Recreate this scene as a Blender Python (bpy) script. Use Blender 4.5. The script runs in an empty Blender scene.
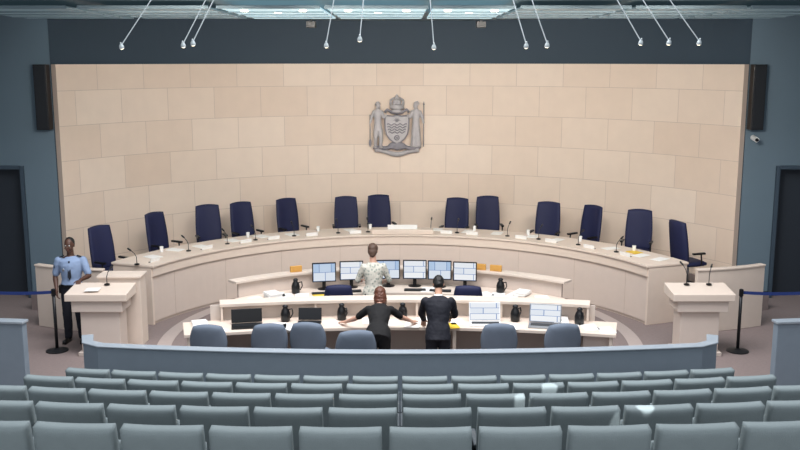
import bpy, bmesh, math, random
from mathutils import Vector, Matrix, Euler
random.seed(7)
S=bpy.context.scene; COL=S.collection
S.view_settings.view_transform='Standard'
pi=math.pi
# ---------------------------------------------------------------- materials
def lin(c):
    return tuple(((x/255)/12.92 if x/255<=0.04045 else (((x/255)+0.055)/1.055)**2.4) for x in c)
MATS={}
def mat(name,rgb,rough=0.6,metal=0.0,var=0.08,scale=6,bump=0.0,emit=0.0):
    if name in MATS: return MATS[name]
    m=bpy.data.materials.new(name); m.use_nodes=True; nt=m.node_tree; b=nt.nodes['Principled BSDF']
    c=lin(rgb)
    tc=nt.nodes.new('ShaderNodeTexCoord'); nz=nt.nodes.new('ShaderNodeTexNoise'); nz.inputs['Scale'].default_value=scale; nz.inputs['Detail'].default_value=4
    nt.links.new(tc.outputs['Object'],nz.inputs['Vector'])
    mx=nt.nodes.new('ShaderNodeMix'); mx.data_type='RGBA'
    mx.inputs[6].default_value=(*[max(0,x*(1-var)) for x in c],1); mx.inputs[7].default_value=(*[min(1,x*(1+var)) for x in c],1)
    nt.links.new(nz.outputs['Fac'],mx.inputs[0]); nt.links.new(mx.outputs[2],b.inputs['Base Color'])
    b.inputs['Roughness'].default_value=rough; b.inputs['Metallic'].default_value=metal
    if bump>0:
        n2=nt.nodes.new('ShaderNodeTexNoise'); n2.inputs['Scale'].default_value=120
        nt.links.new(tc.outputs['Object'],n2.inputs['Vector'])
        bp=nt.nodes.new('ShaderNodeBump'); bp.inputs['Strength'].default_value=bump; bp.inputs['Distance'].default_value=0.01
        nt.links.new(n2.outputs['Fac'],bp.inputs['Height']); nt.links.new(bp.outputs['Normal'],b.inputs['Normal'])
    if emit>0:
        b.inputs['Emission Color'].default_value=(*c,1); b.inputs['Emission Strength'].default_value=emit
    MATS[name]=m; return m
def tile_mat(name,c1,c2,cm,bw,rh,ms,rough=0.55):
    m=bpy.data.materials.new(name); m.use_nodes=True; nt=m.node_tree; b=nt.nodes['Principled BSDF']
    uv=nt.nodes.new('ShaderNodeUVMap'); br=nt.nodes.new('ShaderNodeTexBrick')
    br.offset=0.5; br.inputs['Scale'].default_value=1; br.inputs['Brick Width'].default_value=bw; br.inputs['Row Height'].default_value=rh
    br.inputs['Mortar Size'].default_value=ms; br.inputs['Mortar Smooth'].default_value=0.2; br.inputs['Bias'].default_value=0
    br.inputs['Color1'].default_value=(*lin(c1),1); br.inputs['Color2'].default_value=(*lin(c2),1); br.inputs['Mortar'].default_value=(*lin(cm),1)
    nt.links.new(uv.outputs['UV'],br.inputs['Vector'])
    nz=nt.nodes.new('ShaderNodeTexNoise'); nz.inputs['Scale'].default_value=3; nz.inputs['Detail'].default_value=6
    nt.links.new(uv.outputs['UV'],nz.inputs['Vector'])
    mx=nt.nodes.new('ShaderNodeMix'); mx.data_type='RGBA'; mx.blend_type='MULTIPLY'; mx.inputs[0].default_value=1
    rp=nt.nodes.new('ShaderNodeMapRange'); rp.inputs['To Min'].default_value=0.93; rp.inputs['To Max'].default_value=1.04
    nt.links.new(nz.outputs['Fac'],rp.inputs['Value']); nt.links.new(br.outputs['Color'],mx.inputs[6]); nt.links.new(rp.outputs['Result'],mx.inputs[7])
    nt.links.new(mx.outputs[2],b.inputs['Base Color']); b.inputs['Roughness'].default_value=rough
    bp=nt.nodes.new('ShaderNodeBump'); bp.invert=True; bp.inputs['Strength'].default_value=0.3; bp.inputs['Distance'].default_value=0.01
    nt.links.new(br.outputs['Fac'],bp.inputs['Height']); nt.links.new(bp.outputs['Normal'],b.inputs['Normal'])
    return m
def screen_mat(name,base,alt,bw,rh,strength):
    m=bpy.data.materials.new(name); m.use_nodes=True; nt=m.node_tree; b=nt.nodes['Principled BSDF']
    tc=nt.nodes.new('ShaderNodeTexCoord'); mp=nt.nodes.new('ShaderNodeMapping'); mp.inputs['Rotation'].default_value=(pi/2,0,0)
    br=nt.nodes.new('ShaderNodeTexBrick'); br.inputs['Scale'].default_value=1; br.inputs['Brick Width'].default_value=bw; br.inputs['Row Height'].default_value=rh
    br.inputs['Mortar Size'].default_value=0.015; br.inputs['Color1'].default_value=(*lin(base),1); br.inputs['Color2'].default_value=(*lin(alt),1); br.inputs['Mortar'].default_value=(*lin((110,140,190)),1)
    nt.links.new(tc.outputs['Generated'],mp.inputs['Vector']); nt.links.new(mp.outputs['Vector'],br.inputs['Vector'])
    b.inputs['Base Color'].default_value=(0.02,0.02,0.02,1); nt.links.new(br.outputs['Color'],b.inputs['Emission Color']); b.inputs['Emission Strength'].default_value=strength
    b.inputs['Roughness'].default_value=0.2
    return m
M_wood=mat('pale_maple',(222,206,192),0.5,var=0.05)
M_wood2=mat('pale_laminate',(196,184,175),0.5,var=0.05)
M_panel=mat('cream_panel',(212,197,186),0.55,var=0.04)
M_seam=mat('panel_seam_line',(188,172,160),0.6)
M_tile=tile_mat('limestone_tile',(238,221,205),(229,209,191),(200,182,168),1.05,0.66,0.005)
M_wallblue=mat('slate_blue_paint',(98,117,130),0.7,var=0.05,scale=2)
M_walldark=mat('dark_slate_paint',(54,70,84),0.7,var=0.05,scale=2)
M_ceil=mat('ceiling_grey',(118,136,144),0.7,var=0.15,scale=1.2)
M_carpet=mat('mauve_brown_carpet',(134,120,117),0.95,var=0.12,scale=20,bump=0.3)
M_ring=mat('light_carpet_border',(176,162,156),0.95,var=0.08,scale=20,bump=0.3)
M_tier=mat('grey_blue_carpet',(52,58,66),0.95,var=0.15,scale=20,bump=0.3)
M_seat=mat('grey_seat_fabric',(122,134,137),0.85,var=0.08,scale=14,bump=0.25)
M_part=mat('blue_grey_partition',(124,137,149),0.8,var=0.06,scale=8,bump=0.15)
M_partcap=mat('partition_cap',(146,156,165),0.5)
M_dark=mat('dark_metal',(32,34,38),0.45,0.3)
M_rest=mat('grey_armrest',(66,74,80),0.6)
M_black=mat('black_plastic',(14,14,17),0.35)
M_navy=mat('navy_upholstery',(22,28,66),0.7,var=0.12,bump=0.15)
M_gchair=mat('slate_chair_fabric',(106,117,132),0.8,var=0.1,bump=0.2)
M_steel=mat('brushed_steel',(170,172,176),0.35,0.9)
M_rod=mat('satin_grey_rod',(168,178,182),0.5,0.2)
M_silver=mat('cast_pewter',(186,182,184),0.5,0.1,var=0.15,scale=12)
M_silverd=mat('dark_pewter',(138,135,142),0.55,0.1,var=0.15,scale=12)
M_white=mat('white_plastic',(232,232,230),0.4)
M_paper=mat('white_paper',(238,236,232),0.8,var=0.03)
M_yellow=mat('yellow_card',(226,190,60),0.7)
M_orange=mat('orange_card',(214,160,80),0.7)
M_blueb=mat('blue_belt',(34,56,120),0.7)
M_door=mat('door_dark',(34,42,52),0.6)
M_screen=screen_mat('screen_windows',(225,232,240),(170,195,225),0.55,0.5,0.95)
M_screen2=screen_mat('screen_document',(236,238,240),(215,222,232),0.9,0.35,1.0)
M_glow=mat('lamp_glow',(255,236,205),0.4,emit=6)
M_glass=mat('frosted_light_glass',(180,212,222),0.3,emit=0.8,var=0.4,scale=2.5)
M_glass2=mat('dim_light_glass',(124,146,155),0.3,emit=0.25,var=0.4,scale=2.0)
# ---------------------------------------------------------------- helpers
def box(bm,c,s,rot=None):
    r=bmesh.ops.create_cube(bm,size=1.0); M=Matrix.Translation(c)@((rot.to_matrix().to_4x4()) if rot else Matrix.Identity(4))@Matrix.Diagonal((*s,1))
    bmesh.ops.transform(bm,matrix=M,verts=r['verts']); return r['verts']
def align(d):
    return Vector(d).normalized().to_track_quat('Z','Y').to_matrix().to_4x4()
def cone(bm,p0,p1,r0,r1,seg=14):
    p0=Vector(p0);p1=Vector(p1);d=p1-p0
    if d.length<1e-6: return
    r=bmesh.ops.create_cone(bm,cap_ends=True,segments=seg,radius1=r0,radius2=r1,depth=d.length)
    bmesh.ops.transform(bm,matrix=Matrix.Translation((p0+p1)/2)@align(d),verts=r['verts'])
def ell(bm,c,r,R=None,sub=3):
    q=bmesh.ops.create_icosphere(bm,subdivisions=sub,radius=1.0)
    M=Matrix.Translation(c)@(R if R else Matrix.Identity(4))@Matrix.Diagonal((*r,1))
    bmesh.ops.transform(bm,matrix=M,verts=q['verts'])
def cap(bm,p0,p1,r0,r1,seg=12,sub=2):
    cone(bm,p0,p1,r0,r1,seg); ell(bm,p0,(r0,)*3,sub=sub); ell(bm,p1,(r1,)*3,sub=sub)
def chain(bm,pts,rs,seg=10,sub=2):
    for i in range(len(pts)-1): cap(bm,pts[i],pts[i+1],rs[i],rs[i+1],seg,sub)
def lathe(bm,prof,seg=20,c=(0,0,0)):
    rings=[]
    for r,z in prof:
        rings.append([bm.verts.new((c[0]+r*math.cos(2*pi*i/seg),c[1]+r*math.sin(2*pi*i/seg),c[2]+z)) for i in range(seg)])
    for a,b in zip(rings,rings[1:]):
        for i in range(seg): bm.faces.new((a[i],a[(i+1)%seg],b[(i+1)%seg],b[i]))
    bm.faces.new(rings[0][::-1]); bm.faces.new(rings[-1])
def loft(bm,rings,M=Matrix.Identity(4),seg=24,p=2.0):
    rr=[]
    for (cx,cy,z,rx,ry) in rings:
        L=[]
        for i in range(seg):
            a=2*pi*i/seg; ca,sa=math.cos(a),math.sin(a)
            x=math.copysign(abs(ca)**(2/p),ca)*rx; y=math.copysign(abs(sa)**(2/p),sa)*ry
            L.append(bm.verts.new(M@Vector((cx+x,cy+y,z))))
        rr.append(L)
    for a,b in zip(rr,rr[1:]):
        for i in range(seg): bm.faces.new((a[i],a[(i+1)%seg],b[(i+1)%seg],b[i]))
    bm.faces.new(rr[0][::-1]); bm.faces.new(rr[-1])
def pad(bm,w,h,th,k=0.3,bend=0.0,n=12,M=Matrix.Identity(4),taper=0.0,edge=.55,ep=8):
    fr=[];bk=[]
    for j in range(n+1):
        f=[];b=[]
        for i in range(n+1):
            s=-1+2*i/n; t=-1+2*j/n
            x=s*math.sqrt(1-k*t*t/2)*w/2; z=t*math.sqrt(1-k*s*s/2)*h/2
            x*=1-taper*t
            e=max(abs(s),abs(t)); T=th/2*(1-edge*e**ep)
            y=bend*(x/(w/2))**2
            f.append(bm.verts.new(M@Vector((x,y+T,z)))); b.append(bm.verts.new(M@Vector((x,y-T,z))))
        fr.append(f);bk.append(b)
    for j in range(n):
        for i in range(n):
            bm.faces.new((fr[j][i],fr[j+1][i],fr[j+1][i+1],fr[j][i+1])); bm.faces.new((bk[j][i],bk[j][i+1],bk[j+1][i+1],bk[j+1][i]))
    for i in range(n):
        bm.faces.new((fr[0][i],fr[0][i+1],bk[0][i+1],bk[0][i])); bm.faces.new((fr[n][i+1],fr[n][i],bk[n][i],bk[n][i+1]))
        bm.faces.new((fr[i+1][0],fr[i][0],bk[i][0],bk[i+1][0])); bm.faces.new((fr[i][n],fr[i+1][n],bk[i+1][n],bk[i][n]))
def tube(bm,pts,r,seg=8):
    pts=[Vector(p) for p in pts]
    for i in range(len(pts)-1): cone(bm,pts[i],pts[i+1],r,r,seg)
    for p in pts[1:-1]: ell(bm,p,(r,)*3,sub=1)
def finish(name,bm,m,parent=None,loc=(0,0,0),rot=(0,0,0),smooth=False,bevel=0.0,**props):
    bmesh.ops.recalc_face_normals(bm,faces=bm.faces[:])
    me=bpy.data.meshes.new(name); bm.to_mesh(me); bm.free()
    me.materials.append(m)
    if smooth:
        for p in me.polygons: p.use_smooth=True
    o=bpy.data.objects.new(name,me); COL.objects.link(o); o.location=loc; o.rotation_euler=rot
    if parent: o.parent=parent
    if bevel>0:
        b=o.modifiers.new('Bevel','BEVEL'); b.width=bevel; b.segments=2; b.limit_method='ANGLE'; b.angle_limit=0.7
    for k,v in props.items(): o[k]=v
    return o
def root(name,label,category,loc=(0,0,0),rz=0,group=None,scale=1):
    o=bpy.data.objects.new(name,None); o.empty_display_size=0.1; COL.objects.link(o); o.location=loc; o.rotation_euler=(0,0,rz); o.scale=(scale,)*3
    o['label']=label; o['category']=category
    if group: o['group']=group
    return o
def B(name,m,parent,c,s,rot=None,bevel=0.006,**k):
    bm=bmesh.new(); box(bm,(0,0,0),s); return finish(name,bm,m,parent,loc=c,rot=rot or (0,0,0),bevel=bevel,**k)
def dup(src,loc,rz,label=None):
    def cp(o,par):
        n=o.copy(); COL.objects.link(n)
        if par is not None: n.parent=par
        for ch in list(o.children): cp(ch,n)
        return n
    kids=list(src.children)
    n=src.copy(); COL.objects.link(n)
    for k in kids: cp(k,n)
    n.location=loc; n.rotation_euler=(0,0,rz)
    if label: n['label']=label
    return n
def arc(name,c,r0,r1,z0,z1,a0,a1,n,m,sgn=1,parent=None,bevel=0,smooth=False,**props):
    bm=bmesh.new(); uv=bm.loops.layers.uv.new('UVMap'); V=[]
    for i in range(n+1):
        a=a0+(a1-a0)*i/n
        V.append([bm.verts.new((r*math.sin(a),sgn*r*math.cos(a),z)) for r,z in ((r0,z0),(r0,z1),(r1,z1),(r1,z0))])
    per=[0,z1-z0,(z1-z0)+(r1-r0),2*(z1-z0)+(r1-r0),2*(z1-z0)+2*(r1-r0)]
    for i in range(n):
        aa=(a0+(a1-a0)*i/n,a0+(a1-a0)*(i+1)/n)
        for k in range(4):
            k2=(k+1)%4
            f=bm.faces.new((V[i][k],V[i][k2],V[i+1][k2],V[i+1][k]))
            vs=(per[k]+z0,per[k+1]+z0,per[k+1]+z0,per[k]+z0); us=(aa[0]*r0,aa[0]*r0,aa[1]*r0,aa[1]*r0)
            for l,u_,v_ in zip(f.loops,us,vs): l[uv].uv=(u_,v_)
    bm.faces.new(V[0][::-1]); bm.faces.new(V[-1])
    return finish(name,bm,m,parent,loc=c,bevel=bevel,smooth=smooth,**props)
def path_wall(name,pts,th,z0,z1,m,parent=None,bevel=0.01,**props):
    bm=bmesh.new(); V=[]; P=[Vector((x,y)) for x,y in pts]
    for i,p in enumerate(P):
        a=P[max(i-1,0)];b=P[min(i+1,len(P)-1)];d=(b-a).normalized(); nn=Vector((-d.y,d.x))*th/2
        V.append([bm.verts.new((p.x+s*nn.x,p.y+s*nn.y,z)) for s,z in ((-1,z0),(-1,z1),(1,z1),(1,z0))])
    for i in range(len(P)-1):
        for k in range(4):
            k2=(k+1)%4; bm.faces.new((V[i][k],V[i][k2],V[i+1][k2],V[i+1][k]))
    bm.faces.new(V[0][::-1]); bm.faces.new(V[-1])
    return finish(name,bm,m,parent,bevel=bevel,**props)
TEX={}
def cloud(sz):
    if sz not in TEX:
        t=bpy.data.textures.new('folds','CLOUDS'); t.noise_scale=sz; t.noise_depth=2; TEX[sz]=t
    return TEX[sz]
def bake(o,voxel,smooth_it=3,fac=0.5,disp=0,dsz=.1):
    r=o.modifiers.new('Remesh','REMESH'); r.mode='VOXEL'; r.voxel_size=voxel; r.use_smooth_shade=True
    if smooth_it:
        s=o.modifiers.new('Smooth','SMOOTH'); s.iterations=smooth_it; s.factor=fac
    if disp:
        d=o.modifiers.new('Folds','DISPLACE'); d.texture=cloud(dsz); d.strength=disp; d.mid_level=.5
    dg=bpy.context.evaluated_depsgraph_get(); dg.update()
    me=bpy.data.meshes.new_from_object(o.evaluated_get(dg)); o.modifiers.clear(); o.data=me
    for p in me.polygons: p.use_smooth=True
    return o
ST={'kind':'structure'}
CC=(0,13.9,0)
# ---------------------------------------------------------------- setting
B('floor',M_carpet,None,(0,12,-0.1),(19,24,0.2),bevel=0,**ST)
A1=math.atan2(6.38,17.45-13.9)
arc('wall_back',CC,7.3,7.42,0,4.45,-A1,A1,72,M_tile,**ST)
arc('wall_back_upper',CC,7.43,7.6,0,5.4,-A1,A1,72,M_walldark,**ST)
WY=17.5
def wing(side):
    s=-1 if side=='left' else 1
    bm=bmesh.new()
    x0,x1,d0,d1=6.5,9.2,7.12,8.25
    box(bm,(s*(x0+d0)/2,WY+.08,2.7),(d0-x0,.16,5.4)); box(bm,(s*(d1+x1)/2,WY+.08,2.7),(x1-d1,.16,5.4)); box(bm,(s*(d0+d1)/2,WY+.08,(2.56+5.4)/2),(d1-d0,.16,5.4-2.56))
    finish('wall_'+side+'_wing',bm,M_wallblue,**ST)
    n='1' if s<0 else '2'
    bm=bmesh.new()
    box(bm,(s*(d0+.03),WY-.01,1.28),(.07,.1,2.56)); box(bm,(s*(d1-.03),WY-.01,1.28),(.07,.1,2.56)); box(bm,(s*(d0+d1)/2,WY-.01,2.53),(d1-d0-.14,.1,.07))
    finish('trim_'+n,bm,M_walldark,bevel=.008,**ST)
    B('door_'+n,M_door,None,(s*(d0+d1)/2,WY+.3,1.28),(1.3,.06,2.56),**ST)
    B('wall_'+side,M_wallblue,None,(s*9.25,10.5,4.9),(.12,14,9.8),bevel=0,**ST)
    B('baseboard_'+side,M_dark,None,(s*(x0+d0)/2,WY-.015,.06),(d0-x0-.02,.03,.12),bevel=0,**ST)
    a0,a1=(-1.95,-.75) if s<0 else (.75,1.95)
    arc('trim_'+('5' if s<0 else '6'),(0,14.9,0),3.72,3.95,.0005,.006,a0,a1,30,M_ring,**ST)
wing('left'); wing('right')
B('ceiling',M_ceil,None,(0,18.3,5.5),(18.4,8.8,.2),bevel=0,**ST)
B('trim_3',M_walldark,None,(0,13.86,5.62),(18.3,.08,.46),bevel=0,**ST)
B('trim_4',M_dark,None,(0,12,9.9),(18.6,.25,.25),bevel=0,**ST)
# tiers
DR=[10.1,8.95,7.8,6.65,5.5,4.35]
for k,D in enumerate(DR):
    z=.02+.32*k
    r=35-D
    arc('floor',(0,35,0),r-.62,r+.53,0.002,z,-.2,.2,24,M_tier,sgn=-1,**ST)
# ---------------------------------------------------------------- audience seats
def make_seat():
    R=root('auditorium_seat','grey-blue upholstered tip-up auditorium seat seen from behind','seat',group='auditorium seats in curved rows')
    bm=bmesh.new(); pad(bm,.515,.64,.1,k=.04,bend=.02,n=24,M=Matrix.Translation((0,0,.65))@Matrix.Rotation(.17,4,'X'),edge=.22,ep=20)
    finish('backrest',bm,M_seat,R,smooth=True)
    bm=bmesh.new(); pad(bm,.43,.42,.1,k=.15,n=8,M=Matrix.Translation((0,.19,.56))@Matrix.Rotation(-.12,4,'X'))
    finish('seat_cushion',bm,M_seat,R,smooth=True)
    for s in (-1,1):
        B('armrest',M_rest,R,(s*.252,.2,.64),(.045,.32,.035),bevel=.01)
        B('leg',M_dark,R,(s*.252,.14,.31),(.035,.2,.62),bevel=.006)
    return R
seat0=make_seat(); first=True
for k,(D,n) in enumerate(zip(DR[:5],(14,14,14,12,10))):
    r=35-D; off=-.09 if k==4 else 0
    for i in range(n):
        x=(i-(n-1)/2)*.56+off; a=x/r
        loc=(r*math.sin(a),35-r*math.cos(a),.021+.32*k); rz=a
        if first: seat0.location=loc; seat0.rotation_euler=(0,0,rz); first=False
        else: dup(seat0,loc,rz)
# ---------------------------------------------------------------- front partition
R=root('low_partition','long curved blue-grey upholstered low partition wall','partition')
pts=[(-4.1,11.75),(-4.0,11.45),(-3.8,11.32)]
for i in range(13):
    x=-3.3+6.6*i/12; pts.append((x,11.04+x*x/52))
pts+=[(3.8,11.32),(4.0,11.45),(4.1,11.75)]
path_wall('panel',pts,.12,0,.96,M_part,R)
path_wall('cap_rail',pts,.15,.961,.985,M_partcap,R)
for s in (-1,1):
    W=root('side_partition','blue-grey freestanding waist-high side partition with rail','partition',loc=(s*5.87,12.45,0),rz=s*.12)
    B('panel',M_part,W,(0,0,.48),(1.4,.12,.96),bevel=.01); B('cap_rail',M_partcap,W,(0,0,.98),(1.44,.16,.04),bevel=.01)
    B('foot_plate',M_dark,W,(s*.1,0,.02),(1.0,.3,.03),bevel=.005)
# ---------------------------------------------------------------- dais
AD=math.radians(68.5)
R=root('dais_platform','raised curved carpeted platform under the council chairs','platform',loc=CC)
arc('step',(0,0,0),4.66,7.28,0.001,.3,-AD,AD,60,M_carpet,parent=R)
R=root('curved_council_desk','long semicircular pale wooden council desk with panelled front','desk',loc=CC)
arc('front_panel',(0,0,0),4.6,4.65,.05,.9,-AD,AD,72,M_panel,parent=R)
arc('plinth',(0,0,0),4.615,4.655,.0,.05,-AD,AD,72,M_seam,parent=R)
arc('upper_fascia',(0,0,0),4.56,4.62,.86,1.02,-AD,AD,72,M_wood,parent=R)
arc('desktop',(0,0,0),4.53,5.4,1.021,1.06,-AD-.008,AD+.008,72,M_wood,parent=R,bevel=.006)
for s in (-1,1):
    bm=bmesh.new(); box(bm,(0,0,0),(.05,.8,1.018))
    finish('end_panel',bm,M_wood,R,loc=(4.98*math.sin(s*AD),4.98*math.cos(AD),.51),rot=(0,0,-s*AD),bevel=.005)
for i in range(-4,5):
    a=i*AD/4.5
    bm=bmesh.new(); box(bm,(0,0,0),(.006,.004,.8)); finish('panel_seam',bm,M_seam,R,loc=(4.599*math.sin(a),4.599*math.cos(a),.46),rot=(0,0,-a))
B('presiding_ledge',M_wood,R,(0.05,4.64,1.11),(1.25,.2,.09),bevel=.01)
# nameplates
np0=None
chairs=[(-5.38,16.4),(-4.74,17.95),(-4.0,18.85),(-3.3,19.26),(-2.37,19.8),(-1.2,20.05),(-.42,20.3),(1.21,19.85),(2.0,20.1),(3.13,19.26),(3.88,18.85),(4.85,18.2),(5.3,17.1)]
for i,(x,y) in enumerate(chairs):
    a=math.atan2(x,y-13.9); r=4.72
    if i==6: continue
    loc=(r*math.sin(a),13.9+r*math.cos(a),1.061)
    if np0 is None:
        np0=root('nameplate','small white tent nameplate standing on the council desk','nameplate',group='nameplates on the council desk',loc=loc,rz=-a)
        B('plate',M_white,np0,(0,0,.035),(.24,.012,.07),rot=(.25,0,0),bevel=.002); B('foot',M_dark,np0,(0,.03,.004),(.24,.05,.008),bevel=.001)
    else: dup(np0,loc,-a)
R=root('presiding_nameplate','wide white nameplate at the presiding seat of the desk','nameplate',loc=(.05,18.52,1.156))
B('plate',M_white,R,(0,0,.045),(.6,.014,.09),bevel=.003); B('foot',M_dark,R,(0,.03,.005),(.6,.05,.01),bevel=.001)
# ---------------------------------------------------------------- office chairs
def office_chair(name,label,group,m,bw,bh,ztop,k,loc,rz,seatz=.48,arms=True,bend=.05):
    R=root(name,label,'chair',loc=loc,rz=rz,group=group)
    bm=bmesh.new()
    for i in range(5):
        a=2*pi*i/5+.3; cap(bm,(0,0,.1),(.24*math.cos(a),.24*math.sin(a),.07),.025,.016,8,1)
    finish('star_base',bm,M_dark,R,smooth=True)
    for i in range(5):
        a=2*pi*i/5+.3; bm=bmesh.new(); cone(bm,(-.02,0,0),(.02,0,0),.03,.03,12); finish('caster',bm,M_black,R,loc=(.24*math.cos(a),.24*math.sin(a),.031),rot=(0,0,a))
    bm=bmesh.new(); cone(bm,(0,0,.1),(0,0,seatz-.05),.03,.025); finish('column',bm,M_steel,R,smooth=True)
    bm=bmesh.new(); pad(bm,bw,.5,.1,k=.35,n=10,M=Matrix.Translation((0,.02,seatz))@Matrix.Rotation(pi/2,4,'X')); finish('seat',bm,m,R,smooth=True)
    bm=bmesh.new(); pad(bm,bw,bh,.1,k=k,bend=bend,n=14,M=Matrix.Translation((0,-.27,ztop-bh/2))@Matrix.Rotation(.12,4,'X'),taper=.04); finish('backrest',bm,m,R,smooth=True)
    bm=bmesh.new(); box(bm,(0,-.25,(seatz+ztop-bh)/2+.02),(.08,.03,abs(ztop-bh-seatz)+.14)); finish('back_support',bm,M_dark,R,bevel=.005)
    if arms:
        for s in (-1,1):
            bm=bmesh.new(); tube(bm,[(s*(bw/2-.04),.1,seatz-.03),(s*(bw/2+.02),.1,seatz+.02),(s*(bw/2+.02),.08,seatz+.2)],.015); box(bm,(s*(bw/2+.02),.03,seatz+.215),(.055,.26,.035)); finish('armrest',bm,M_black,R,bevel=.005)
    return R
lab='navy blue high-backed executive chair behind the curved desk'
nc=None
turn={0:-.1,1:.2,2:-.25,3:.1,4:.3,5:-.1,6:.2,7:-.1,8:.35,9:.1,10:-.3,11:.45}
for i,(x,y) in enumerate(chairs):
    dx,dy=-x,13.9-y; th=math.atan2(-dx,dy)+turn.get(i,0)
    L=math.hypot(dx,dy); f=.27
    px,py=x+dx/L*f*.8,y+dy/L*f*.8
    if i==12: px,py,th=5.42,17.1,-1.25
    if nc is None: nc=office_chair('executive_chair',lab,'council chairs around the curved desk',M_navy,.52,.82,1.3,.25,(px,py,.301),th)
    else:
        l=lab
        if i==12: l='navy blue high-backed executive chair turned sideways at the desk end'
        dup(nc,(px,py,.301),th,l)
gc=office_chair('staff_chair','slate grey round-backed task chair pushed up to the staff desk','grey staff chairs',M_gchair,.5,.52,1.03,.7,(-2.6,12.35,.001),0,seatz=.48,arms=False,bend=.07)
for x,y,rz in ((-1.8,12.4,.1),(-1.24,12.46,-.1),(-.6,11.86,.12),(1.36,12.4,-.05),(2.2,12.4,.08)):
    n=dup(gc,(x,y,.001),rz)
    if x==-.6: n.scale=(1.07,)*3; n['label']='slate grey round-backed task chair pulled back behind the bending woman'
bc=office_chair('operator_chair','dark navy task chair at the inner monitor desk','navy operator chairs',M_navy,.46,.5,1.1,.5,(-.98,14.3,.001),.1,arms=False)
dup(bc,(1.08,14.25,.001),-.1)
# ---------------------------------------------------------------- front staff desk (gently curved)
FC=(0,.87,0); FA=3.12/12.3
R=root('staff_desk','long gently curved pale wooden staff desk with raised rear ledge','desk',loc=FC)
arc('desktop',(0,0,0),12.0,12.66,.7085,.7525,-FA,FA,40,M_wood,parent=R,bevel=.004)
arc('rear_panel',(0,0,0),12.66,12.7,0,.98,-.222,.228,40,M_wood2,parent=R)
arc('ledge',(0,0,0),12.54,12.82,.975,1.02,-.211,.222,40,M_wood,parent=R,bevel=.004)
for x in (-3.05,-1.5,.8,3.05):
    a=x/12.3; bm=bmesh.new(); box(bm,(0,0,0),(.05,.6,.706)); finish('end_panel',bm,M_wood,R,loc=(12.33*math.sin(a),12.33*math.cos(a),.354),rot=(0,0,-a),bevel=.004)
for s in (-1,1):
    a=s*2.84/12.3; bm=bmesh.new(); box(bm,(0,0,0),(.36,.5,.7)); finish('pedestal',bm,M_panel,R,loc=(12.38*math.sin(a),12.38*math.cos(a),.351),rot=(0,0,-a),bevel=.004)
for a in (-.209,-.1,.02,.12,.22):
    bm=bmesh.new(); box(bm,(0,0,0),(.03,.1,.219)); finish('ledge_support',bm,M_wood,R,loc=(12.605*math.sin(a),12.605*math.cos(a),.863),rot=(0,0,-a))
def fy(x,y): return y-x*x/24.6
# ---------------------------------------------------------------- inner curved desk
IC=(0,11.6,0); AI=math.radians(42)
R=root('inner_desk','curved pale wooden technician desk carrying monitors','desk',loc=IC)
arc('desktop',(0,0,0),3.35,4.0,.695,.74,-AI,AI,40,M_wood,parent=R,bevel=.005)
arc('rear_panel',(0,0,0),4.01,4.05,0,.98,-AI*.97,AI*.97,40,M_panel,parent=R)
arc('ledge',(0,0,0),3.94,4.17,.981,1.02,-AI,AI,40,M_wood,parent=R,bevel=.005)
for a in (-AI*.95,0,AI*.95):
    bm=bmesh.new(); box(bm,(0,0,0),(.05,.6,.69)); finish('support_panel',bm,M_wood,R,loc=(3.67*math.sin(a),3.67*math.cos(a),.347),rot=(0,0,-a))
def iy(x,r): return 11.6+math.sqrt(r*r-x*x)
# ---------------------------------------------------------------- monitors
def monitor(loc,rz,w=.42,h=.34,z0=.1,m=None,label='black flat monitor showing light windows on the inner desk',frame=None):
    R=root('computer_monitor',label,'monitor',loc=loc,rz=rz,group='monitors on the desks')
    f=frame or M_black
    B('bezel',f,R,(0,0,z0+h/2),(w,.03,h),bevel=.006); B('display',m or M_screen,R,(0,-.017,z0+h/2),(w-.035,.006,h-.035),bevel=0)
    B('stand',f,R,(0,.035,.08+z0/2),(.06,.03,.16+z0),bevel=.004)
    bm=bmesh.new(); lathe(bm,[(.11,0),(.11,.008),(.03,.018)],18,(0,.03,0)); finish('stand_base',bm,f,R)
    return R
for i,x in enumerate((-1.27,-.82,-.2,.25,.67,1.09)):
    o=monitor((x,iy(x,3.78),.741),-x*.14,w=.4,h=.33,z0=.13,m=M_screen if i%2==0 else M_screen2)
    if i!=2:
        K=root('keyboard','black keyboard in front of a monitor','keyboard',loc=(x,iy(x,3.5),.741),rz=-x*.14,group='keyboards on the inner desk')
        B('case',M_black,K,(0,0,.009),(.36,.13,.016),bevel=.003); B('keys',M_dark,K,(0,0,.019),(.34,.11,.005),bevel=.001)
# carafes
def carafe(loc):
    R=root('black_carafe','black insulated carafe with handle standing on the desk','carafe',loc=loc,group='black carafes on the desks')
    bm=bmesh.new(); lathe(bm,[(.055,0),(.068,.02),(.07,.12),(.055,.17),(.035,.2),(.035,.215)],20); finish('body',bm,M_black,R,smooth=True)
    bm=bmesh.new(); lathe(bm,[(.04,.2151),(.042,.235),(.02,.25),(.008,.252)],16); finish('lid',bm,M_dark,R,smooth=True)
    bm=bmesh.new(); tube(bm,[(.05,0,.18),(.1,0,.19),(.11,0,.12),(.072,0,.05)],.009); finish('handle',bm,M_black,R,smooth=True)
    return R
cf=carafe((-1.68,fy(1.7,13.3),.7535))
for x,y,z in ((-.86,13.3,.7535),(.04,13.3,.7535),(1.69,13.3,.7535),(2.6,13.3,.7535),(-1.72,14.93,.741),(1.66,15.0,.741)):
    dup(cf,(x,fy(x,y) if z>.75 else iy(x,3.72),z),random.uniform(-2,2))
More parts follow.
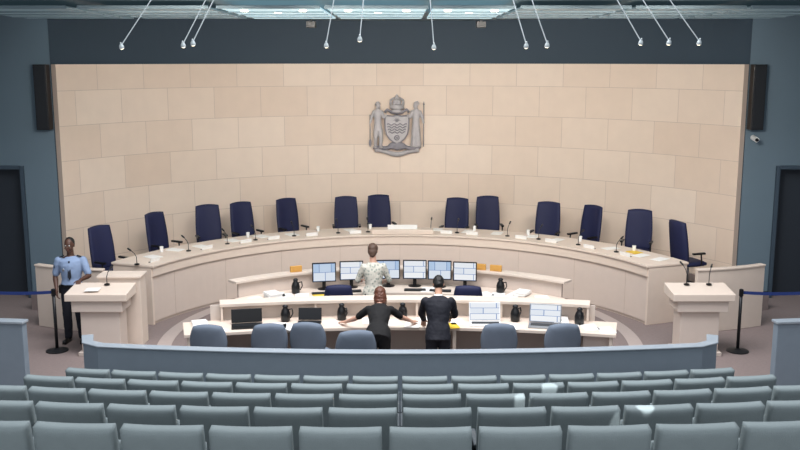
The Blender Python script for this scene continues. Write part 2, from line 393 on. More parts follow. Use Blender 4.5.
def laptop(loc,rz,m,label,frame,w=.4,h=.26):
    R=root('laptop',label,'laptop',loc=loc,rz=rz)
    B('base',frame,R,(0,0,.01),(w,.26,.02),bevel=.004); B('keyboard',M_dark,R,(0,.02,.021),(w-.06,.12,.003),bevel=0)
    B('lid',frame,R,(0,.165,.02+h/2),(w,.012,h),rot=(-.25,0,0),bevel=.004); B('display',m,R,(0,.1565,.02+h/2),(w-.03,.004,h-.03),rot=(-.25,0,0),bevel=0)
    return R
laptop((1.24,fy(1.24,13.08),.7535),.0,M_screen2,'light laptop with bright white document on screen',M_white,.46,.27)
laptop((2.08,fy(2.08,13.08),.7535),-.2,M_screen2,'silver laptop with bright page on screen beside papers',M_steel,.46,.27)
laptop((-2.2,fy(2.2,13.1),.7535),.18,M_black,'black laptop with dark screen on staff desk',M_black,.44,.2)
laptop((-1.32,fy(1.3,13.1),.7535),.0,M_dark,'small dark laptop with blank screen',M_black,.34,.18)
# papers
def sheet(x,y,z,rz,m=M_paper,label='loose white paper sheets on the desk',w=.21,h=.297,t=.004,name='paper_sheet',cat='paper'):
    bm=bmesh.new(); box(bm,(0,0,t/2+.0012),(w,h,t)); box(bm,(.012,.01,t*1.5+.0014),(w*.96,h*.96,t)) 
    o=finish(name,bm,m,loc=(x,y,z),rot=(0,0,rz)); o['label']=label; o['category']=cat; o['group']='papers on the desks'
    return o
for x,y,rz in ((-2.82,13.15,.2),(-2.6,12.99,.9),(-1.75,13.05,.1),(-1.0,13.1,.4),(-.1,13.08,.3),(.18,13.0,-.1),(.82,13.15,.1),(1.64,13.0,.4),(2.45,13.1,-.2),(2.72,13.15,.15),(.4,13.25,.6),(2.92,13.05,.1),(-.45,13.2,.1),(-1.6,12.98,.8)):
    sheet(x,fy(x,y),.7532,rz)
for x,r,rz in ((-2.15,3.5,.5),(-1.85,3.6,.3),(-2.3,3.7,.7),(-1.6,3.5,.1),(-2.0,3.75,.2),(1.6,3.55,-.2),(1.85,3.65,-.5),(2.1,3.5,-.7),(2.3,3.75,.1),(-.5,3.55,.1),(.46,3.55,-.1),(1.4,3.5,.4),(2.42,3.55,-.9),(-2.42,3.5,1.0)):
    sheet(x,iy(x,r),.7405,rz)
def stack(x,y,z,rz,label,t=.02):
    bm=bmesh.new()
    for q in range(5): box(bm,(random.uniform(-.008,.008),random.uniform(-.008,.008),.001+t*(q+.5)),(.21,.297,t*.98),Euler((0,0,random.uniform(-.08,.08))))
    o=finish('paper_stack',bm,M_paper,loc=(x,y,z),rot=(0,0,rz)); o['label']=label; o['category']='paper stack'; o['group']='paper stacks on the desks'
stack(-2.05,iy(2.05,3.6),.749,.5,'tall stack of white documents on the inner desk',.018); stack(2.0,iy(2.0,3.75),.749,-.5,'stack of white documents beside a carafe',.012); stack(-2.9,fy(2.9,13.33),.7532,.25,'neat pile of white papers on staff desk',.008); stack(2.35,fy(2.35,13.36),.7532,-.15,'pile of white papers beside laptop',.01)
for a in (-.95,-.7,-.45,-.2,.15,.4,.66,.9,1.05,-1.08,.55,-.85,1.13,-.57,.28):
    r=5.05+random.uniform(-.06,.1); sheet(r*math.sin(a),13.9+r*math.cos(a),1.0605,-a+random.uniform(-.3,.3),label='white meeting papers on the council desk')
sheet(.72,12.93,.7532,.2,M_yellow,'yellow folder lying on the staff desk',.22,.27,name='folder',cat='folder')
sheet(-1.3,iy(1.3,3.4),.7405,.5,M_yellow,'yellow folder on the inner desk',.22,.2,name='folder',cat='folder')
sheet(-1.05,iy(1.05,3.62),.7405,.2,M_yellow,'yellow folder below the monitors',.22,.1,name='folder',cat='folder')
sheet(5.1*math.sin(1.0),13.9+5.1*math.cos(1.0),1.0605,.4,M_yellow,'yellow envelope on the council desk',.2,.27,name='folder',cat='folder')
for x,l in ((1.36,'orange binder standing on the inner desk ledge'),(1.62,'orange binder standing beside another binder'),(-1.75,'orange binder lying on the inner desk ledge')):
    bm=bmesh.new(); box(bm,(0,0,.051),(.2,.05,.1)); box(bm,(0,-.03,.05),(.1,.01,.05)); o=finish('binder',bm,M_orange,loc=(x,iy(x,4.05),1.021),rot=(0,0,-x*.25),bevel=.004); o['label']=l; o['category']='binder'
# gooseneck microphones
def mic(loc,rz,label='black gooseneck microphone on the council desk',h=.32,group='gooseneck microphones'):
    R=root('gooseneck_microphone',label,'microphone',loc=loc,rz=rz,group=group)
    bm=bmesh.new(); lathe(bm,[(.045,0),(.045,.015),(.02,.025)],16); finish('base',bm,M_black,R)
    bm=bmesh.new(); tube(bm,[(0,0,.02),(0,0,h*.55),(0,.04,h*.8),(0,.11,h)],.006,6); finish('neck',bm,M_black,R)
    bm=bmesh.new(); cap(bm,(0,.11,h),(0,.17,h+.03),.014,.016,10,1); finish('capsule',bm,M_black,R,smooth=True)
    return R
m0=None
for i,(x,y) in enumerate(chairs):
    a=math.atan2(x,y-13.9)-.07; loc=(4.85*math.sin(a),13.9+4.85*math.cos(a),1.061)
    if m0 is None: m0=mic(loc,-a,h=.24)
    else: dup(m0,loc,-a)
c0=None
CUP=[(5.2*math.sin(a),13.9+5.2*math.cos(a),1.061) for a in (-1.0,-.62,-.33,-.12,.3,.52,.74,.98)]
for loc in CUP:
    bm=bmesh.new(); lathe(bm,[(.028,0),(.036,.1),(.033,.1),(.026,.008)],14)
    if c0 is None:
        c0=finish('cup',bm,M_white,loc=loc,smooth=False); c0['label']='white cup on the council desk'; c0['category']='cup'; c0['group']='cups on the council desk'
    else:
        bm.free(); n=c0.copy(); COL.objects.link(n); n.location=loc
# ---------------------------------------------------------------- lecterns
def lectern(s):
    R=root('lectern','pale wooden public speaking lectern with deep boxed top','lectern',loc=(s*4.66,14.06,0))
    bm=bmesh.new()
    w,d=.95,.55
    vs=[bm.verts.new(p) for p in ((-w/2,-d/2,.89),(w/2,-d/2,.89),(w/2,d/2,.89),(-w/2,d/2,.89),(-w/2,-d/2,1.0),(w/2,-d/2,1.0),(w/2,d/2,1.06),(-w/2,d/2,1.06))]
    for f in ((0,3,2,1),(4,5,6,7),(0,1,5,4),(1,2,6,5),(2,3,7,6),(3,0,4,7)): bm.faces.new([vs[i] for i in f])
    finish('top_box',bm,M_wood,R,bevel=.008)
    B('shelf_edge',M_panel,R,(0,0,.80),(.78,.46,.178)); B('pedestal',M_panel,R,(-.02*s,0.02,.385),(.6,.38,.65)); B('base',M_wood2,R,(-.02*s,.02,.03),(.7,.48,.06))
    if s<0: 
        B('side_cabinet',M_wood,R,(.2,.48,.56),(.66,.34,1.12)); B('cabinet_top',M_wood,R,(.2,.48,1.14),(.7,.4,.035))
    return R
lectern(-1); lectern(1)
mic((4.5,14.2,1.056),.4,'thin gooseneck microphone on the lectern',.3,'lectern microphones'); mic((4.85,14.2,1.056),-.5,'thin gooseneck microphone on the lectern',.26,'lectern microphones')
mic((-4.6,14.2,1.056),-.3,'thin gooseneck microphone on the lectern',.24,'lectern microphones')
sheet(-4.75,13.95,1.036,.1,label='white sheet on the lectern',h=.2)
for s in (-1,1):
    R=root('low_screen_wall','pale wood-faced waist-high curved screen beside the desk','partition')
    p=[(s*(4.95+1.28*i/8),15.15+.02*i+.25*(i/8)**2) for i in range(9)]
    path_wall('panel',p,.08,0,1.06,M_wood,R); path_wall('cap_rail',p,.12,1.061,1.095,M_wood,R)
# ---------------------------------------------------------------- stanchions
def stanchion(loc,end,label):
    R=root('belt_stanchion',label,'stanchion',loc=loc,group='belt barrier posts')
    bm=bmesh.new(); lathe(bm,[(.17,0),(.17,.015),(.06,.035),(.025,.05)],24); finish('base',bm,M_dark,R,smooth=False)
    bm=bmesh.new(); cone(bm,(0,0,.04),(0,0,.93),.025,.025,16); finish('post',bm,M_dark,R,smooth=True)
    bm=bmesh.new(); lathe(bm,[(.034,.9),(.034,1.0),(.02,1.01)],16); finish('head',bm,M_black,R)
    if end:
        dx,dy=end[0]-loc[0],end[1]-loc[1]; n=10; bm=bmesh.new(); V=[]
        for i in range(n+1):
            t=i/n; sag=-.05*4*t*(1-t); V.append((bm.verts.new((dx*t,dy*t,.93+sag)),bm.verts.new((dx*t,dy*t,.98+sag))))
        for i in range(n): bm.faces.new((V[i][0],V[i+1][0],V[i+1][1],V[i][1]))
        o=finish('belt',bm,M_blueb,R); so=o.modifiers.new('S','SOLIDIFY'); so.thickness=.006
    return R
stanchion((-5.42,14.12,.001),(-7.3,14.4),'dark post with blue retractable belt beside the guard')
stanchion((-7.35,14.4,.001),None,'dark post holding the far end of a blue belt')
stanchion((5.33,14.1,.001),(7.1,14.35),'dark post with blue retractable belt beside the lectern')
stanchion((7.15,14.35,.001),None,'dark post holding the far end of a blue belt')
# ---------------------------------------------------------------- speakers, camera
for s in (-1,1):
    R=root('wall_speaker','tall slim black column speaker on the wall','speaker',loc=(s*6.62,WY-.12,3.85))
    B('cabinet',M_black,R,(0,0,0),(.24,.2,1.2)); B('grille',M_dark,R,(0,-.105,0),(.2,.012,1.14),bevel=.003)
    B('bracket',M_dark,R,(0,.11,0),(.08,.018,.3),bevel=0)
R=root('security_camera','small white security camera on wall bracket','camera',loc=(6.62,WY,3.1))
B('bracket',M_white,R,(0,-.04,0),(.04,.078,.04),bevel=.004)
bm=bmesh.new(); cone(bm,(0,-.06,0),(0,-.26,-.03),.05,.045,16); finish('body',bm,M_white,R,smooth=False)
bm=bmesh.new(); cone(bm,(0,-.262,-.03),(0,-.28,-.032),.035,.03,16); finish('lens',bm,M_black,R)
# ---------------------------------------------------------------- cable spotlights
hub=(0,12,9.6)
hubr=root('cable_hub','dark round ceiling hub gathering the lamp cables','light fitting',loc=(0,12,9.6))
bm=bmesh.new(); lathe(bm,[(.1,0),(.3,.05),(.3,.17)],24); finish('hub',bm,M_dark,hubr)
for i,(x,y,z) in enumerate(((-3.53,12,4.68),(-2.77,12.1,4.70),(-2.6,11.9,4.72),(-.95,12.2,4.70),(-.5,11.8,4.77),(.44,12.3,4.68),(1.6,12,4.69),(1.88,12.1,4.70),(3.05,12,4.73),(3.38,11.9,4.73),(3.79,12,4.73))):
    R=root('cable_spotlight','small halogen spotlight hanging on a slanted cable rod','spotlight',loc=(x,y,z),group='hanging cable spotlights')
    d=Vector(hub)-Vector((x,y,z)); e=d*.99
    bm=bmesh.new(); cone(bm,(0,0,.04),e,.007,.007,6); finish('cable',bm,M_rod,R)
    bm=bmesh.new(); lathe(bm,[(.032,0),(.028,.03),(.012,.06),(.008,.08)],14); finish('lamp_head',bm,M_rod,R,rot=(.5,0,0))
    bm=bmesh.new(); lathe(bm,[(.024,-.008),(.024,-.002)],14); finish('lens',bm,M_glow,R,rot=(.5,0,0))
    L=bpy.data.lights.new('spot','SPOT'); L.energy=255; L.color=(1,.92,.83); L.spot_size=math.radians(84); L.spot_blend=.9; L.shadow_soft_size=.25
    lo=bpy.data.objects.new('spot_lamp',L); COL.objects.link(lo); lo.location=(x,y+.2,z-.08)
    tgt=Vector((x*1.35,21 if abs(x)<3 else 18.5,3.1)); lo.rotation_euler=(tgt-lo.location).to_track_quat('-Z','Y').to_euler()
# light panels under ceiling
for x,w,g in ((-5.9,1.9,M_glass2),(-3.8,1.9,M_glass2),(-1.95,1.5,M_glass),(-.35,1.5,M_glass),(1.1,1.2,M_glass),(2.6,1.6,M_glass2),(4.3,1.6,M_glass2),(6.0,1.6,M_glass2)):
    R=root('ceiling_light_panel','pale frosted glass light panel slung under the ceiling','light',loc=(x,15.9,5.3),group='frosted ceiling light panels')
    B('diffuser',g,R,(0,0,0),(w,3.6,.03)); B('frame',M_ceil,R,(0,-1.83,0),(w+.04,.03,.05)); B('hanger',M_dark,R,(0,0,.055),(.06,.06,.079),bevel=0)
    for q in (-.9,0,.9): B('cross_bar',M_ceil,R,(0,q,-.025),(w,.05,.02),bevel=0)
    if g is M_glass:
        for i in range(3):
            bm=bmesh.new(); lathe(bm,[(.05,-.035),(.06,-.016)],14); finish('downlight',bm,M_glow,R,loc=((i-1)*w*.3,-1.2+.5*(i%2),0))
for x in (-1.7,1.55):
    R=root('ceiling_projector','small dark device hanging from ceiling bracket','projector',loc=(x,18.2,5.2)); B('body',M_black,R,(0,0,0),(.18,.2,.12)); B('bracket',M_dark,R,(0,0,.12),(.04,.04,.138),bevel=0)
# ---------------------------------------------------------------- coat of arms
R=root('coat_of_arms','pewter relief coat of arms with shield, crown and two supporters','emblem',loc=(-.07,21.12,3.02))
bm=bmesh.new()
def outline(sc,y0,y1):
    o=[(-.27,.28),(-.1,.26),(0,.285),(.1,.26),(.27,.28)]
    pr=[(.27,.1),(.265,-.03),(.235,-.15),(.17,-.25),(.09,-.32),(0,-.37)]
    o+=pr+[(-x,z) for x,z in pr[-2::-1]]
    a=[bm.verts.new((x*sc,y0,z*sc)) for x,z in o]; b=[bm.verts.new((x*sc*.97,y1,z*sc*.97)) for x,z in o]
    n=len(o)
    for i in range(n): bm.faces.new((a[i],a[(i+1)%n],b[(i+1)%n],b[i]))
    bm.faces.new(a); bm.faces.new(b[::-1])
outline(1.06,.0,-.09); finish('shield',bm,M_silverd,R,bevel=.01)
bm=bmesh.new(); outline(.94,-.091,-.11); finish('shield_field',bm,M_silver,R)
for k,z in enumerate((.08,.02,-.04,-.1)):
    w=.225-.012*k; bm=bmesh.new(); tube(bm,[(-w+2*w*i/24,-.12,z+.018*math.sin(i*.9)) for i in range(25)],.012,6); finish('wave_band',bm,M_silverd,R,smooth=True)
bm=bmesh.new()
ell(bm,(0,-.115,.17),(.04,.015,.04),sub=2)
for i in range(7):
    a=pi*i/6; cone(bm,(.02*math.cos(a),-.115,.17+.02*math.sin(a)),(.09*math.cos(a),-.115,.17+.075*math.sin(a)),.01,.002,6)
finish('sun_charge',bm,M_silverd,R,smooth=True)
bm=bmesh.new()
for i in range(8):
    a=2*pi*i/8; cone(bm,(0,-.12,-.22),(.055*math.cos(a),-.12,-.22+.055*math.sin(a)),.005,.005,6)
tube(bm,[(.055*math.cos(2*pi*i/16),-.12,-.22+.055*math.sin(2*pi*i/16)) for i in range(17)],.009,6)
finish('wheel_charge',bm,M_silverd,R,smooth=True)
bm=bmesh.new()
lathe(bm,[(.15,.0),(.165,.02),(.165,.05),(.155,.06),(.17,.1),(.14,.1)],24,(0,-.0,.42))
for i in range(5):
    x=-.13+.065*i; box(bm,(x,-.1,.545),(.035,.05,.06))
for s in (-1,1):
    chain(bm,[(s*.15,-.06,.53),(s*.14,-.08,.62),(s*.07,-.09,.67),(0,-.09,.65)],[.022,.024,.022,.02])
ell(bm,(0,-.08,.7),(.04,.03,.04)); box(bm,(0,-.08,.735),(.02,.03,.05)); ell(bm,(0,-.05,.57),(.1,.06,.08)); ell(bm,(0,-.04,.38),(.12,.07,.07))
finish('crown',bm,M_silver,R,smooth=True)
bm=bmesh.new(); ell(bm,(0,-.03,.35),(.17,.07,.05))
for s in (-1,1): chain(bm,[(s*.13,-.04,.36),(s*.22,-.04,.41),(s*.27,-.05,.37),(s*.24,-.05,.33)],[.035,.03,.022,.012])
bake(finish('mantling',bm,M_silverd,R),.012,2)
for s in (-1,1):
    bm=bmesh.new(); x=s*.43
    ell(bm,(x-s*.01,-.1,.49),(.052,.055,.068)); 
    if s>0: ell(bm,(x,-.09,.53),(.062,.06,.05)); chain(bm,[(x-.03,-.1,.57),(x+.03,-.09,.59),(x+.07,-.08,.54)],[.018,.02,.014])
    else: ell(bm,(x,-.09,.53),(.068,.06,.03)); ell(bm,(x,-.09,.56),(.045,.045,.035))
    loft(bm,[(x,-.07,-.06,.105,.065),(x,-.07,.08,.085,.06),(x,-.07,.2,.078,.055),(x,-.07,.34,.11,.065),(x,-.07,.4,.07,.05),(x,-.08,.45,.033,.033)])
    if s<0:
        chain(bm,[(x-.045,-.07,-.05),(x-.05,-.09,-.22),(x-.055,-.06,-.42)],[.062,.05,.036]); chain(bm,[(x+.05,-.07,-.05),(x+.07,-.1,-.22),(x+.06,-.07,-.42)],[.062,.05,.036])
        ell(bm,(x-.065,-.1,-.435),(.045,.06,.025)); ell(bm,(x+.07,-.1,-.435),(.045,.06,.025))
    else:
        loft(bm,[(x,-.06,-.43,.13,.07),(x,-.06,-.3,.115,.065),(x,-.06,-.15,.105,.06),(x,-.06,-.04,.1,.06)])
        for q in (-.07,-.02,.04,.09): chain(bm,[(x+q*.7,-.12,-.05),(x+q,-.125,-.4)],[.012,.02])
    chain(bm,[(x-s*.09,-.08,.36),(x-s*.13,-.11,.24),(x-s*.19,-.12,.29)],[.038,.034,.026]); chain(bm,[(x+s*.09,-.07,.36),(x+s*.15,-.09,.22),(x+s*.17,-.12,.12)],[.038,.033,.026])
    bake(finish('supporter',bm,M_silver,R),.01,1)
    bm=bmesh.new()
    cone(bm,(x+s*.175,-.12,.52 if s>0 else .3),(x+s*.175,-.1,-.42),.01,.01)
    if s<0: ell(bm,(x+s*.175,-.1,-.33),(.03,.014,.09))
    else: cone(bm,(x+s*.175,-.12,.52),(x+s*.175,-.12,.6),.022,.001)
    finish('paddle' if s<0 else 'spear',bm,M_silverd,R,smooth=True)
bm=bmesh.new(); V=[]
for i in range(33):
    t=-1+2*i/32; x=t*.5; z=-.535-.06*math.cos(t*pi)-.02*abs(t); y=-.07-.03*math.cos(t*pi*2)
    V.append((bm.verts.new((x,y,z-.05)),bm.verts.new((x,y,z+.05))))
for a,b in zip(V,V[1:]): bm.faces.new((a[0],b[0],b[1],a[1]))
o=finish('scroll_banner',bm,M_silver,R,smooth=True); so=o.modifiers.new('S','SOLIDIFY'); so.thickness=.03
bm=bmesh.new()
for q in range(-5,6): ell(bm,(q*.095,-.05,-.46+.012*((q*7)%3)),(.075,.06,.05))
ell(bm,(0,-.04,-.4),(.2,.06,.09)); bake(finish('compartment',bm,M_silverd,R),.012,1)
# ---------------------------------------------------------------- people
def hand(bm,w,d,n,thumb,curl=.35,palm_r=1.0):
    w=Vector(w); d=Vector(d).normalized(); n=Vector(n); n=(n-d*n.dot(d)).normalized(); s=d.cross(n).normalized()*thumb
    R=Matrix((s,d,n)).transposed().to_4x4()
    ell(bm,w+d*.05,(.04,.052,.017),R,2); ell(bm,w+d*.075,(.041,.028,.016),R,2); cap(bm,w-d*.02,w+d*.02,.026,.024)
    for i,(off,L) in enumerate(((.03,.072),(.010,.082),(-.011,.076),(-.031,.058))):
        p=w+d*.088+s*off; ang=.1; dd=d
        rr=[.0095,.009,.0082,.0072]; q=[p]
        for j,f in enumerate((.45,.32,.23)):
            ang+=curl; dd=(d*math.cos(ang)-n*math.sin(ang)+s*(off*1.5)).normalized(); p=p+dd*L*f; q.append(p)
        chain(bm,q,rr,8,1)
    p=w+d*.03+s*.03; q=[p]
    for j,(L,ax) in enumerate(((.035,.9),(.03,.5),(.025,.25))):
        dd=(d*.8+s*ax-n*.25).normalized(); p=p+dd*L; q.append(p)
    chain(bm,q,[.014,.012,.010,.008],8,1)
def person(label,loc,rz,skin,top,bottom,hairm,J,scale=1,female=False,sleeve='short',jacket=False,hair='short',shoe=None,extras=None):
    R=root('person',label,'person',loc=loc,rz=rz,scale=scale)
    hip=Vector(J.get('hip',(0,0,.92))); lean=J.get('lean',0); T=Matrix.Translation(hip)@Matrix.Rotation(J.get('side',0),4,'Y')@Matrix.Rotation(-lean,4,'X')
    sw=.165 if female else .19; hw=1.04 if female else 1.0; cw=.9 if female else 1.0; SZ=.45
    rings=[(0,0,-.10,.13*hw,.10),(0,0,-.03,.17*hw,.12),(0,0,.05,.16*hw,.115),(0,0,.15,.135*cw,.1),(0,0,.28,.16*cw,.115),(0,0,.38,.178*cw,.115),(0,0,.45,.185*cw,.095),(0,0,.495,.13*cw,.075),(0,0,.53,.065,.06)]
    bm=bmesh.new(); loft(bm,rings,T)
    neck0=T@Vector((0,-.01,.49)); Hc=T@Vector(J.get('head',(0,.03,.71)))
    HR=Matrix.Translation(Hc)@Matrix.Rotation(J.get('turn',0),4,'Z')@Matrix.Rotation(-J.get('nod',lean),4,'X')@Matrix.Rotation(J.get('tilt',0),4,'Y')
    chain(bm,[neck0,HR@Vector((0,-.015,-.06))],[.062,.052])
    def HE(c,r,sub=3): ell(bm,HR@Vector(c),r,HR.to_3x3().to_4x4(),sub)
    HE((0,-.01,.02),(.075,.095,.098)); HE((0,.02,-.045),(.058,.068,.068)); HE((0,.055,-.085),(.03,.028,.025)); 
    cap(bm,HR@Vector((0,.088,.005)),HR@Vector((0,.108,-.028)),.009,.014,8,1)
    for s in (-1,1): HE((s*.077,-.005,-.008),(.01,.019,.03),2); HE((s*.035,.07,-.035),(.022,.02,.02),2)
    HE((0,.075,.032),(.05,.014,.01),2)
    for sd,s in (('L',-1),('R',1)):
        sh=T@Vector((s*sw,0,SZ)); el=Vector(J['el'+sd]); wr=Vector(J['wr'+sd])
        k=.88 if female else 1
        mid=(el+wr)/2*.4+el*.6
        chain(bm,[sh,el,mid,wr],[.052*k,.04*k,.043*k,.026*k],12)
        hand(bm,wr,J['hd'+sd],J.get('hn'+sd,(0,0,1)),J.get('th'+sd,1),J.get('curl'+sd,.35))
        hp=T@Vector((s*.09,0,-.05)); kn=Vector(J.get('kn'+sd,(s*.1,.02,.5))); an=Vector(J.get('an'+sd,(s*.11,-.01,.09)))
        calf=kn*.65+an*.35-Vector((0,.015,0))
        chain(bm,[hp,kn,calf,an],[.085,.055,.055,.035],14)
        cap(bm,an+Vector((0,-.03,-.05)),an+Vector((s*.03,.15,-.06)),.033,.026)
    body=bake(finish('body',bm,skin,R),.0065,2)
    g=.016
    bm=bmesh.new()
    if jacket:
        rr=[(0,0,-.13,.185,.145),(0,0,-.05,.182,.14)]+[(0,0,z,rx+.018,ry+.022) for (_,_,z,rx,ry) in rings[2:7]]+[(0,-.005,.5,.14,.088),(0,-.005,.53,.08,.075)]
    else:
        rr=[(0,0,-.13,.165*hw,.135),(0,0,-.04,.185*hw,.14)]+[(0,0,z,rx+g,ry+g) for (_,_,z,rx,ry) in rings[2:7]]+[(0,-.005,.5,.13*cw,.085),(0,-.005,.525,.075,.072)]
        if extras is guard_x: rr=rr[2:]
    loft(bm,rr,T)
    for sd,s in (('L',-1),('R',1)):
        sh=T@Vector((s*sw,0,SZ)); el=Vector(J['el'+sd]); wr=Vector(J['wr'+sd]); k=.88 if female else 1
        if sleeve=='short': e=sh.lerp(el,.78); chain(bm,[sh,e],[.068*k,.062*k],14)
        elif sleeve=='elbow': chain(bm,[sh,el],[.066*k,.055*k],14)
        else: chain(bm,[sh,el,el.lerp(wr,.93)],[.066*k,.054*k,.042*k],14)
    bake(finish('jacket' if jacket else 'shirt',bm,top,R),.011,4,disp=.022 if jacket else .018,dsz=.09)
    bm=bmesh.new(); loft(bm,[(0,0,z,rx+(.012 if z<.06 else .006),ry+.012) for (_,_,z,rx,ry) in rings[0:4] if z<.12],T)
    for sd,s in (('L',-1),('R',1)):
        hp=T@Vector((s*.09,0,-.05)); kn=Vector(J.get('kn'+sd,(s*.1,.02,.5))); an=Vector(J.get('an'+sd,(s*.11,-.01,.09)))
        chain(bm,[hp,kn,an+Vector((0,0,.0))],[.1,.075,.062],16)
    bake(finish('trousers',bm,bottom,R),.012,4,disp=.015,dsz=.1)
    for sd,s in (('L',-1),('R',1)):
        an=Vector(J.get('an'+sd,(s*.11,-.01,.09))); bm=bmesh.new()
        cap(bm,Vector((an.x,an.y-.035,.043)),Vector((an.x+s*.03,an.y+.16,.036)),.043,.036); ell(bm,(an.x,an.y,.07),(.045,.055,.045)); box(bm,(an.x+s*.015,an.y+.06,.008),(.07,.25,.016),Euler((0,0,-s*.15)))
        bake(finish('shoe',bm,shoe or M_black,R),.009,2)
    bm=bmesh.new(); X=HR.to_3x3().to_4x4()
    def hE(c,r): ell(bm,HR@Vector(c),r,X,3)
    if hair=='short': hE((0,-.02,.035),(.082,.098,.098)); hE((0,-.045,-.015),(.074,.07,.07))
    elif hair=='crop': hE((0,-.026,.034),(.078,.09,.092)); hE((0,-.05,0),(.072,.06,.06))
    elif hair=='pixie': hE((0,-.022,.035),(.088,.102,.1)); hE((0,-.05,-.02),(.08,.07,.08)); hE((0,-.06,-.07),(.055,.045,.05))
    else:
        hE((0,-.022,.035),(.09,.104,.102)); hE((0,-.05,-.03),(.094,.075,.1)); hE((0,-.055,-.1),(.09,.06,.07)); hE((-.07,-.02,-.07),(.03,.05,.09)); hE((.07,-.02,-.07),(.03,.05,.09))
    bake(finish('hair',bm,hairm,R),.006,2,disp=.016 if hair!='crop' else .006,dsz=.03)
    for s in (-1,1):
        bm=bmesh.new(); ell(bm,HR@Vector((s*.031,.076,.006)),(.0125,.0125,.009),X,2); finish('eye',bm,M_white,R,smooth=True)
        bm=bmesh.new(); ell(bm,HR@Vector((s*.031,.0865,.006)),(.006,.004,.006),X,2); finish('iris',bm,M_black,R,smooth=True)
    bm=bmesh.new(); ell(bm,HR@Vector((0,.085,-.058)),(.024,.009,.008),X,2); finish('mouth',bm,mat('lip_tone',(120,70,62),.5),R,smooth=True)
    if extras: extras(R,T,HR)
    return R
M_skin_d=mat('deep_brown_skin',(82,54,42),.5); M_skin=mat('light_skin',(200,155,130),.5); M_skin2=mat('fair_skin',(208,162,140),.5)
M_shirt=mat('light_blue_uniform_cotton',(138,158,190),.8); M_trs=mat('dark_navy_trousers',(22,26,38),.8)
M_suit=mat('charcoal_navy_suit',(18,20,32),.8); M_blk=mat('black_knit',(14,13,16),.85)
M_hairb=mat('black_hair',(14,12,12),.6,var=.3,scale=60); M_haira=mat('auburn_hair',(92,52,36),.5,var=.3,scale=60); M_hairbr=mat('brown_hair',(84,62,50),.55,var=.3,scale=60)
def blouse_mat():
    m=bpy.data.materials.new('patterned_blouse'); m.use_nodes=True; nt=m.node_tree; b=nt.nodes['Principled BSDF']
    tc=nt.nodes.new('ShaderNodeTexCoord'); v=nt.nodes.new('ShaderNodeTexVoronoi'); v.inputs['Scale'].default_value=22
    r=nt.nodes.new('ShaderNodeValToRGB'); r.color_ramp.elements[0].position=.25; r.color_ramp.elements[0].color=(*lin((150,156,146)),1); r.color_ramp.elements[1].position=.5; r.color_ramp.elements[1].color=(*lin((204,200,188)),1)
    nt.links.new(tc.outputs['Object'],v.inputs['Vector']); nt.links.new(v.outputs['Distance'],r.inputs['Fac']); nt.links.new(r.outputs['Color'],b.inputs['Base Color']); b.inputs['Roughness'].default_value=.85
    return m
def guard_x(R,T,HR):
    bm=bmesh.new(); loft(bm,[(0,0,.02,.184,.139),(0,0,.065,.182,.137)],T); finish('belt',bm,M_black,R,smooth=False)
    bm=bmesh.new()
    vs=[bm.verts.new(T@Vector(p)) for p in ((-.012,.118,.46),(.012,.118,.46),(.028,.146,.2),(0,.143,.15),(-.028,.146,.2))]; bm.faces.new(vs); o=finish('necktie',bm,M_trs,R); s=o.modifiers.new('S','SOLIDIFY'); s.thickness=.012
    for s in (-1,1):
        bm=bmesh.new(); box(bm,T@Vector((s*.15,0,.512)),(.1,.05,.014),Euler((0,s*.35,0))); finish('epaulette',bm,M_trs,R,bevel=.003)
        bm=bmesh.new(); ell(bm,T@Vector((s*.255,.02,.36)),(.012,.035,.04)); finish('shoulder_patch',bm,M_trs,R,smooth=True)
    bm=bmesh.new(); box(bm,T@Vector((.18,.02,-.02)),(.05,.07,.13)); finish('radio',bm,M_black,R,bevel=.006)
    bm=bmesh.new(); ell(bm,T@Vector((.09,.139,.32)),(.02,.006,.026)); finish('badge',bm,M_steel,R,smooth=True)
person('security guard in light blue uniform shirt and dark trousers beside lectern',(-5.3,14.62,.001),pi+.1,M_skin_d,M_shirt,M_trs,M_hairb,
 dict(elL=(-.29,.05,1.12),wrL=(-.2,.27,1.1),hdL=(.1,1,-.12),thL=1,elR=(.27,-.04,1.1),wrR=(.22,.12,.9),hdR=(-.1,.4,-.9),hnR=(1,0,0),thR=-1,turn=-.15,nod=.1),scale=.99,hair='crop',extras=guard_x)
def suit_x(R,T,HR):
    bm=bmesh.new(); loft(bm,[(0,-.01,.5,.07,.068),(0,-.005,.55,.064,.062)],T); finish('shirt_collar',bm,M_white,R,smooth=True)
person('man in dark suit standing and leaning over the staff desk',(.52,12.25,.001),-.05,M_skin,M_suit,M_suit,M_hairb,
 dict(hip=(0,0,.92),lean=.38,nod=.6,elL=(-.25,.36,1.1),wrL=(-.22,.57,.95),hdL=(-.05,.6,-.6),hnL=(0,.8,.5),thL=1,elR=(.25,.33,1.1),wrR=(.17,.57,1.0),hdR=(-.1,.7,-.5),hnR=(0,.5,.8),thR=-1),scale=.94,sleeve='long',jacket=True,hair='short',extras=suit_x)
person('short-haired woman in pale patterned blouse standing at the inner desk',(-.42,14.4,.001),.12,M_skin2,blouse_mat(),M_trs,M_hairbr,
 dict(lean=.12,nod=.4,turn=-.2,elL=(-.26,.1,1.12),wrL=(-.2,.34,1.08),hdL=(.1,.9,-.2),thL=1,elR=(.27,.08,1.12),wrR=(.2,.33,1.04),hdR=(-.1,.9,-.2),thR=-1),scale=.945,female=True,sleeve='elbow',hair='pixie')
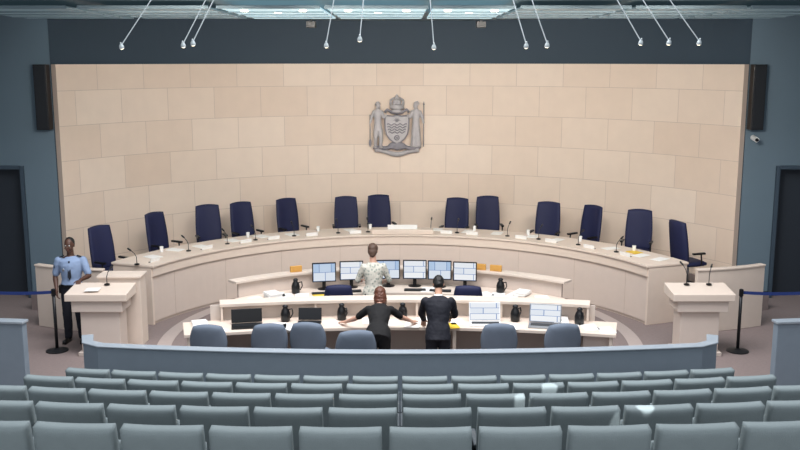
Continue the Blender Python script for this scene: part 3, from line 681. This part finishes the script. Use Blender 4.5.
person('auburn-haired woman in black top bending over desk with arms spread',(-.3,12.3,.001),-.03,M_skin2,M_blk,M_blk,M_haira,
 dict(hip=(0,0,.9),lean=.95,nod=.5,turn=.15,head=(0,-.03,.70),elL=(-.36,.47,.99),wrL=(-.55,.66,.875),hdL=(-.6,.7,-.15),thL=1,elR=(.35,.5,1.0),wrR=(.5,.7,.875),hdR=(.35,.9,-.12),thR=-1,
  curlL=.12,curlR=.12,knL=(-.1,.05,.48),knR=(.1,.05,.48),anL=(-.11,-.04,.09),anR=(.11,-.04,.09)),scale=.93,female=True,sleeve='short',hair='bob')
# ---------------------------------------------------------------- lights
w=bpy.data.worlds.new('World'); S.world=w; w.use_nodes=True; bg=w.node_tree.nodes['Background']
bg.inputs['Color'].default_value=(.93,.96,1,1); bg.inputs['Strength'].default_value=1.05
def area(loc,size,e,col,tgt):
    L=bpy.data.lights.new('skylight','AREA'); L.shape='RECTANGLE'; L.size,L.size_y=size; L.energy=e; L.color=col
    o=bpy.data.objects.new('skylight_lamp',L); COL.objects.link(o); o.location=loc; o.rotation_euler=(Vector(tgt)-Vector(loc)).to_track_quat('-Z','Y').to_euler(); return o
area((0,11,9.2),(8,5),1300,(.99,.98,1),(0,14.5,0))
for (tx,ty,tz),sz,e in (((1.5,8.92,1.27),.8,9000),((1.64,6.58,1.84),1.0,7000),((1.07,7.76,1.58),.6,7000),((1.85,6.68,1.93),.6,7000)):
    L=bpy.data.lights.new('sunbeam','SPOT'); L.energy=e; L.spot_size=math.radians(sz); L.spot_blend=.3; L.shadow_soft_size=.01
    o=bpy.data.objects.new('sunbeam_lamp',L); COL.objects.link(o); o.location=(3,3.5,9.4); o.rotation_euler=(Vector((tx,ty,tz))-o.location).to_track_quat('-Z','Y').to_euler()
# ---------------------------------------------------------------- camera
cam=bpy.data.cameras.new('camera'); cam.sensor_width=36; cam.lens=36*929/800; cam.clip_end=200
co=bpy.data.objects.new('camera',cam); COL.objects.link(co); co.location=(0,0,4.53); co.rotation_euler=(pi/2-math.radians(10.07),0,0); S.camera=co
